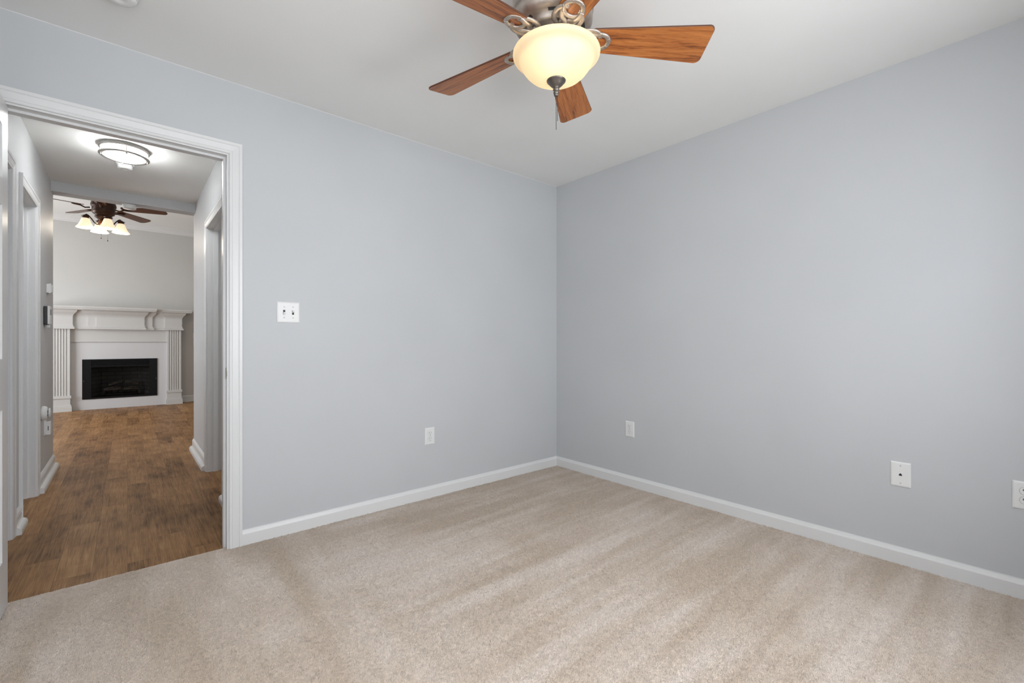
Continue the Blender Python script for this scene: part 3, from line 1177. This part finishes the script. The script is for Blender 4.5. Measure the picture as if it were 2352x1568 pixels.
of = thing('wall_outlet', 'white outlet with a plug-in adapter low on the hallway wall', 'outlet', (HL, 5.035, 0.415), (0, 0, PI / 2), 'hall plug-ins')
put('plate', plate_mesh(0.076, 0.117), of)
MB().box(-.030, .030, -.034, -.005, -.056, .042, .004).build('adapter', M['white'], of)
MB().box(-.0312, -.0298, -.024, -.020, -.022, .012).build('adapter_slot', M['dark'], of)
ff = thing('air_freshener', 'round white plug-in air freshener above the hallway outlet', 'air freshener', (HL, 4.85, 0.545), (0, 0, PI / 2))
MB().lathe([(0, 0), (.050, 0), (.054, .006), (.054, .020), (.046, .032), (.030, .034), (0, .034)], 36).build('body', M['white'], ff, (0, 0, 0), (PI / 2, 0, 0))
MB().lathe([(0, .041), (.036, .041), (.038, .044), (.036, .047), (.015, .051), (0, .051)], 36).build('cover_disc', M['white'], ff, (0, 0, 0), (PI / 2, 0, 0))
for k in range(6):
    a = 2 * PI * k / 6
    MB().tube([(.03 * math.cos(a), -.033, .03 * math.sin(a)), (.03 * math.cos(a), -.042, .03 * math.sin(a))], .002, 6).build('spacer_pin', M['white'], ff)
# plates right of the fireplace
for z, lb in ((1.19, 'upper white wall plate right of the fireplace'), (1.06, 'lower white wall plate right of the fireplace')):
    r = thing('wall_plate', lb, 'wall plate', (0.955, YF, z), (0, 0, 0), 'plates beside the fireplace')
    put('plate', plate_mesh(0.076, 0.117), r)
    MB().box(-.008, .008, -.012, -.004, -.012, .012, .001).build('switch_rocker', M['white'], r)

# ------------------------------------------------------------------ ceiling devices
def detector(loc, r, h, label, name='smoke_detector', group='round white detectors'):
    root = thing(name, label, 'detector', loc, (0, 0, 0), group)
    MB().lathe([(0, 0), (r, 0), (r, -.006), (r * .96, -.008), (0, -.008)], 48).build('base_ring', M['white'], root)
    pr = [(0, -.008), (r * .84, -.008), (r * .84, -h * .26), (r * .90, -h * .30), (r * .875, -h * .42), (r * .865, -h * .52), (r * .85, -h * .62), (r * .83, -h * .72), (r * .79, -h * .88), (r * .62, -h), (r * .2, -h), (r * .18, -h * .96), (0, -h * .96)]
    MB().lathe(pr, 96, mi=lambda ri, i: 1 if ri in (4, 6) and i % 8 < 6 else 0).build('body', [M['white'], M['screw']], root)
    return root


detector((-0.024, 2.302, CH), 0.064, 0.040, 'white smoke detector cut off at the top of the bedroom ceiling')
detector((-0.013, 4.535, CH), 0.056, 0.042, 'white smoke detector behind the hallway light')
hd = thing('header_sensor', 'small white round sensor under the header beam', 'sensor', (0.014, 5.495, 2.356), (0, 0, 0))
MB().lathe([(0, 0), (.050, 0), (.051, -.004), (.050, -.032), (.046, -.038), (0, -.040)], 40).build('body', M['white'], hd)
MB().lathe([(.0506, -.006), (.0518, -.007), (.0518, -.010), (.0506, -.011)], 40).build('rim', M['plate'], hd)

# hall flush light
hl = thing('ceiling_light', 'round flush ceiling light with two nickel rings in the hallway', 'ceiling light', (-0.015, 4.165, CH))
MB().lathe([(0, -.002), (.134, -.002), (.134, -.008), (.115, -.010), (0, -.010)], 64).build('base_plate', M['white'], hl)
MB().lathe([(0, -.082), (.055, -.080), (.095, -.074), (.113, -.066), (.115, -.058), (.115, -.010)], 64).build('diffuser', M['drum'], hl)
for z, nm in ((-.016, 'upper_ring'), (-.062, 'lower_ring')):
    MB().lathe([(.116, z + .006), (.133, z + .007), (.139, z + .002), (.139, z - .004), (.133, z - .008), (.118, z - .008), (.116, z + .006)], 64).build(nm, M['nickel'], hl)
for k in range(4):
    a = PI / 4 + k * PI / 2 - 0.7
    x, y = .127 * math.cos(a), .127 * math.sin(a)
    MB().tube([(x, y, -.012), (x, y, -.066)], .0035, 8).sphere((x, y, -.074), .0055, 10).build('strut', M['nickel'], hl)
point('hall_bulb', (-0.015, 4.165, CH - 0.22), 1.1, (0.95, 0.98, 1.0), 0.10)

# ------------------------------------------------------------------ main bedroom fan
FXc, FYc = 1.1963, 1.1672
FZ = 2.20
fan = thing('ceiling_fan', 'bedroom ceiling fan with five cherry blades and amber glass bowl', 'ceiling fan', (FXc, FYc, CH))
zo = FZ - CH          # blade plane in fan space
prof = [(0, 0), (.118, 0), (.120, -.012), (.108, -.020), (.112, -.045), (.136, -.070), (.148, -.100), (.150, -.135), (.148, -.150), (.140, -.152), (.139, -.160), (.146, -.163), (.145, -.186), (.136, -.200), (.118, -.208), (.104, -.210), (.103, -.226), (.092, -.232), (0, -.232)]
hs = MB().lathe(prof, 120, mi=lambda ri, i: 1 if (ri == 9 and i % 20 < 9) or (ri == 10 and 9 <= i % 20 < 16) or (ri == 14 and i % 24 < 13) else 0).build('motor_housing', [M['pewter'], M['dark']], fan)
MB().lathe([(.060, -.230), (.062, -.262), (.070, -.270), (.110, -.272), (.112, -.280), (.05, -.282), (0, -.282)], 48).build('light_fitter', M['pewter'], fan)


def blade_mesh(r0, r1, w0, w1, th, rc, m, medge, round_root=True, tip_bulge=0.0):
    out = []
    L = r1 - r0
    # outline counter-clockwise, x radial
    wl_ = lambda x: (w0 + (w1 - w0) * (x - r0) / L) / 2
    # tip lower corner, tip upper corner with fillets
    for cx_, cy_, a0 in ((r1 - rc, -(w1 / 2 - rc), -PI / 2), (r1 - rc, w1 / 2 - rc, 0)):
        for k in range(7):
            a = a0 + PI / 2 * k / 6
            out.append((cx_ + rc * math.cos(a), cy_ + rc * math.sin(a)))
    rr = w0 * 0.42 if round_root else 0.012
    for cx_, cy_, a0 in ((r0 + rr, w0 / 2 - rr, PI / 2), (r0 + rr, -(w0 / 2 - rr), PI)):
        for k in range(9):
            a = a0 + PI / 2 * k / 8
            out.append((cx_ + rr * math.cos(a), cy_ + rr * math.sin(a)))
    b = MB()
    e = 0.0015
    rows = []
    for ins, z in ((e, -th / 2), (0, -th / 2 + e), (0, th / 2 - e), (e, th / 2)):
        r = []
        for x, y in out:
            f = Vector((x - (r0 + r1) / 2, y))
            r.append((x - ins * (1 if f.x > 0 else -1), y - ins * (1 if y > 0 else -1), z))
        rows.append(r)
    vr = b.grid(rows, close=True)
    side = list(b.bm.faces)
    b.bm.faces.new(vr[0])
    b.bm.faces.new(vr[-1])
    for f in side:
        f.material_index = 1
    return b.data('fan_blade', [m, medge])


bm_main = blade_mesh(0.118, 0.577, 0.098, 0.158, 0.007, 0.022, M['blade'], M['blade_edge'])


def arc(cx, cy, rx, ry, a0, a1, n, z=0.0, dz=0.0):
    return [(cx + rx * math.cos(a0 + (a1 - a0) * k / n), cy + ry * math.sin(a0 + (a1 - a0) * k / n), z + dz * math.sin(PI * k / n)) for k in range(n + 1)]


def iron_mesh():
    """interlaced loop bracket: a closed ring under the blade and two strands that cross towards the hub"""
    b = MB()
    z = -0.012
    cxr = 0.172
    # outer ring
    ring = arc(cxr, 0, .034, .032, 0, 2 * PI * 47 / 48, 47, z)
    b.tube(ring, .0092, 8, closed=True, flat_=0.62)
    # two crossing strands
    for s in (1, -1):
        pts = []
        for k in range(17):
            t = k / 16
            x = 0.086 + (cxr + 0.004 - 0.086) * t
            y = s * (-0.010 + 0.043 * t + 0.012 * math.sin(PI * t) * (1 if t > .4 else .2))
            pts.append((x, y * (1 if t < .97 else .98), z - 0.002 + 0.004 * s * math.sin(2 * PI * t)))
        b.tube(pts, [.0102 - .002 * abs(k / 16 - .5) for k in range(17)], 8, flat_=0.6)
    # wide outer lobes that sweep back to the hub
    for s in (1, -1):
        pts = []
        for k in range(17):
            t = k / 16
            a = PI * 0.95 * t
            pts.append((0.132 + 0.040 * math.cos(a) * (1 if t < .5 else 1.1), s * (0.018 + 0.030 * math.sin(a)), z + 0.001))
        b.tube(pts, .0090, 8, flat_=0.6)
    b.box(0.07, 0.104, -0.020, 0.020, z - 0.004, z + 0.006, 0.003)
    return b


iron_me = iron_mesh().data('blade_iron', M['pewter'])
grv_me = []
for a in (0.5, -0.5, 2.2, -2.2):
    grv = MB()
    x, y = 0.172 + .034 * math.cos(a), .032 * math.sin(a)
    ux, uy = math.cos(a), math.sin(a)
    grv.tube([(x + ux * .0088, y + uy * .0088, -.0125), (x + ux * .004, y + uy * .004, -.0174), (x - ux * .004, y - uy * .004, -.0174), (x - ux * .0088, y - uy * .0088, -.0125)], .0010, 5)
    grv_me.append(grv.data('joint_line', M['nickel']))
SHIFT = YAW - PI / 2
for i in range(5):
    ang = 0.021 + math.radians(72) * i + SHIFT
    bl = put('fan_blade', bm_main, fan, (0, 0, zo), (-0.252, 0.0245, ang))
    ir = put('blade_iron', iron_me, fan, (0, 0, zo + 0.002), (-0.16, 0, ang))
    for g in grv_me:
        put('joint_line', g, ir)
# bowl, finial, chains
zr = 2.141 - CH
LK = (0.76 * 0.013, -0.65 * 0.013, 0)
bowl = [(.153, .006), (.158, .005), (.1605, 0), (.1595, -.006), (.154, -.012), (.146, -.016), (.1385, -.021), (.1335, -.028), (.130, -.036), (.1245, -.047), (.115, -.060), (.101, -.073), (.083, -.084), (.060, -.092), (.036, -.0965), (0, -.0975)]
MB().lathe([(r_, zr + z_) for r_, z_ in bowl], 72).build('glass_bowl', M['bowl'], fan, LK)
zf = zr - .0955
FN = [(0, .004), (.0345, .003), (.0355, 0), (.034, -.004), (.031, -.006), (.025, -.014), (.017, -.022), (.0095, -.027), (.0085, -.032), (.012, -.033), (.0125, -.035), (.009, -.037), (.0075, -.042), (.0105, -.044), (.0105, -.046), (.0075, -.047), (.009, -.052), (.0075, -.057), (.003, -.060), (0, -.060)]
MB().lathe([(r_, zf + z_) for r_, z_ in FN], 32).build('finial', M['dark_metal'], fan, LK)


def chain(x, y, z0, z1, r=.0016, step=.0046):
    b = MB()
    z = z0
    while z > z1:
        b.sphere((x, y, z), r, 6)
        z -= step
    b.tube([(x, y, z0), (x, y, z1)], .0005, 5)
    return b


chain(0.0, 0.0, zf - .060, 1.864 - CH).build('pull_chain', M['dark'], fan, LK)
chain(0.0035, -0.0035, zf - .060, 1.897 - CH).build('pull_chain', M['dark'], fan, LK)
point('fan_bulb', (FXc - 0.040, FYc - 0.046, 2.112), 0.11, (1.0, 0.82, 0.56), 0.022)
point('fan_bulb_upper', (FXc + 0.075, FYc + 0.02, 2.160), 0.50, (1.0, 0.80, 0.55), 0.03)

# ------------------------------------------------------------------ living room fan
LX, LY, LZ = -0.212, 7.13, 2.655
lf = thing('ceiling_fan', 'dark bronze living room fan with four lit bell shades', 'ceiling fan', (LX, LY, LCH))
q = LZ - LCH
MB().lathe([(0, 0), (.07, 0), (.072, -.02), (.055, -.06), (.025, -.075), (0, -.075)], 40).build('canopy', M['bronze'], lf)
MB().tube([(0, 0, -.06), (0, 0, q + .12)], .013, 12).build('downrod', M['bronze'], lf)
HS = [(0, .135), (.03, .13), (.042, .105), (.085, .085), (.110, .055), (.116, .03), (.114, .012), (.106, -.0), (.105, -.05), (.098, -.075), (.077, -.088), (.073, -.10), (.080, -.105), (.080, -.115), (.065, -.125), (.05, -.14), (.04, -.145), (0, -.145)]
MB().lathe([(r_, q + z_) for r_, z_ in HS], 56).build('motor_housing', M['bronze'], lf)
MB().lathe([(.03, q - .140), (.045, q - .160), (.05, q - .185), (.042, q - .205), (.025, q - .215), (.03, q - .225), (.02, q - .24), (0, q - .245)], 40).build('light_hub', M['copper'], lf)
bm_l = blade_mesh(0.17, 0.625, 0.105, 0.135, 0.007, 0.045, M['blade_dark'], M['blade_edge'], True)
ib = MB()
ib.tube([(.12, 0, -.02), (.16, 0, -.03), (.20, 0, -.012), (.26, 0, -.008)], [.012, .012, .014, .016], 8, flat_=.6)
ib.tube(arc(.235, 0, .035, .028, 0, 2 * PI * 23 / 24, 23, -.009), .008, 8, closed=True, flat_=.6)
ib_me = ib.data('blade_iron', M['bronze'])
for i in range(5):
    ang = math.radians(17 + 72 * i) + SHIFT
    put('fan_blade', bm_l, lf, (0, 0, q), (-0.22, 0, ang))
    put('blade_iron', ib_me, lf, (0, 0, q), (-0.12, 0, ang))
sh_prof = [(.030, .115), (.038, .112), (.046, .098), (.056, .075), (.068, .050), (.082, .028), (.098, .010), (.108, .0), (.106, -.003), (.096, .006), (.080, .024), (.066, .046), (.054, .071), (.044, .094), (.036, .108)]
sh_me = MB().lathe([(r_ * .78, z_) for r_, z_ in sh_prof], 40).data('lamp_shade', M['shade'])
cap_me = MB().lathe([(0, .146), (.016, .146), (.019, .140), (.036, .134), (.036, .129), (.027, .123), (.032, .116), (.032, .108), (.027, .106), (0, .106)], 28).data('shade_cap', M['bronze'])
bulb_me = MB().sphere((0, 0, .03), .026, 14, (1, 1, 1.25)).data('bulb', M['bulb'])
zs = 2.392 - LCH
for i in range(4):
    ang = math.radians(55 + 90 * i) + SHIFT
    ca, sa = math.cos(ang), math.sin(ang)
    R = 0.158
    arm = MB().tube([(ca * r_, sa * r_, z_) for r_, z_ in ((.03, q - .195), (.06, q - .205), (.085, q - .185), (.11, q - .145), (.135, q - .115), (.15, q - .108), (.158, q - .115), (.158, zs + .14))], .0062, 8)
    arm.build('lamp_arm', M['bronze'], lf)
    s_ = put('lamp_shade', sh_me, lf, (ca * R, sa * R, zs))
    put('shade_cap', cap_me, lf, (ca * R, sa * R, zs))
    put('bulb', bulb_me, s_)
    point('living_bulb', (LX + ca * R, LY + sa * R, LCH + zs - 0.02), 2.0, (1.0, 0.90, 0.76), 0.03)
for dx, dy, zz in ((-0.02, -0.03, 2.30), (0.035, 0.0, 2.283)):
    b = MB().tube([(dx, dy, q - .24), (dx, dy, zz - LCH)], .0012, 6)
    b.sphere((dx, dy, zz - LCH - .006), .007, 10, (1, 1, 1.3))
    b.build('pull_chain', M['bronze'], lf)
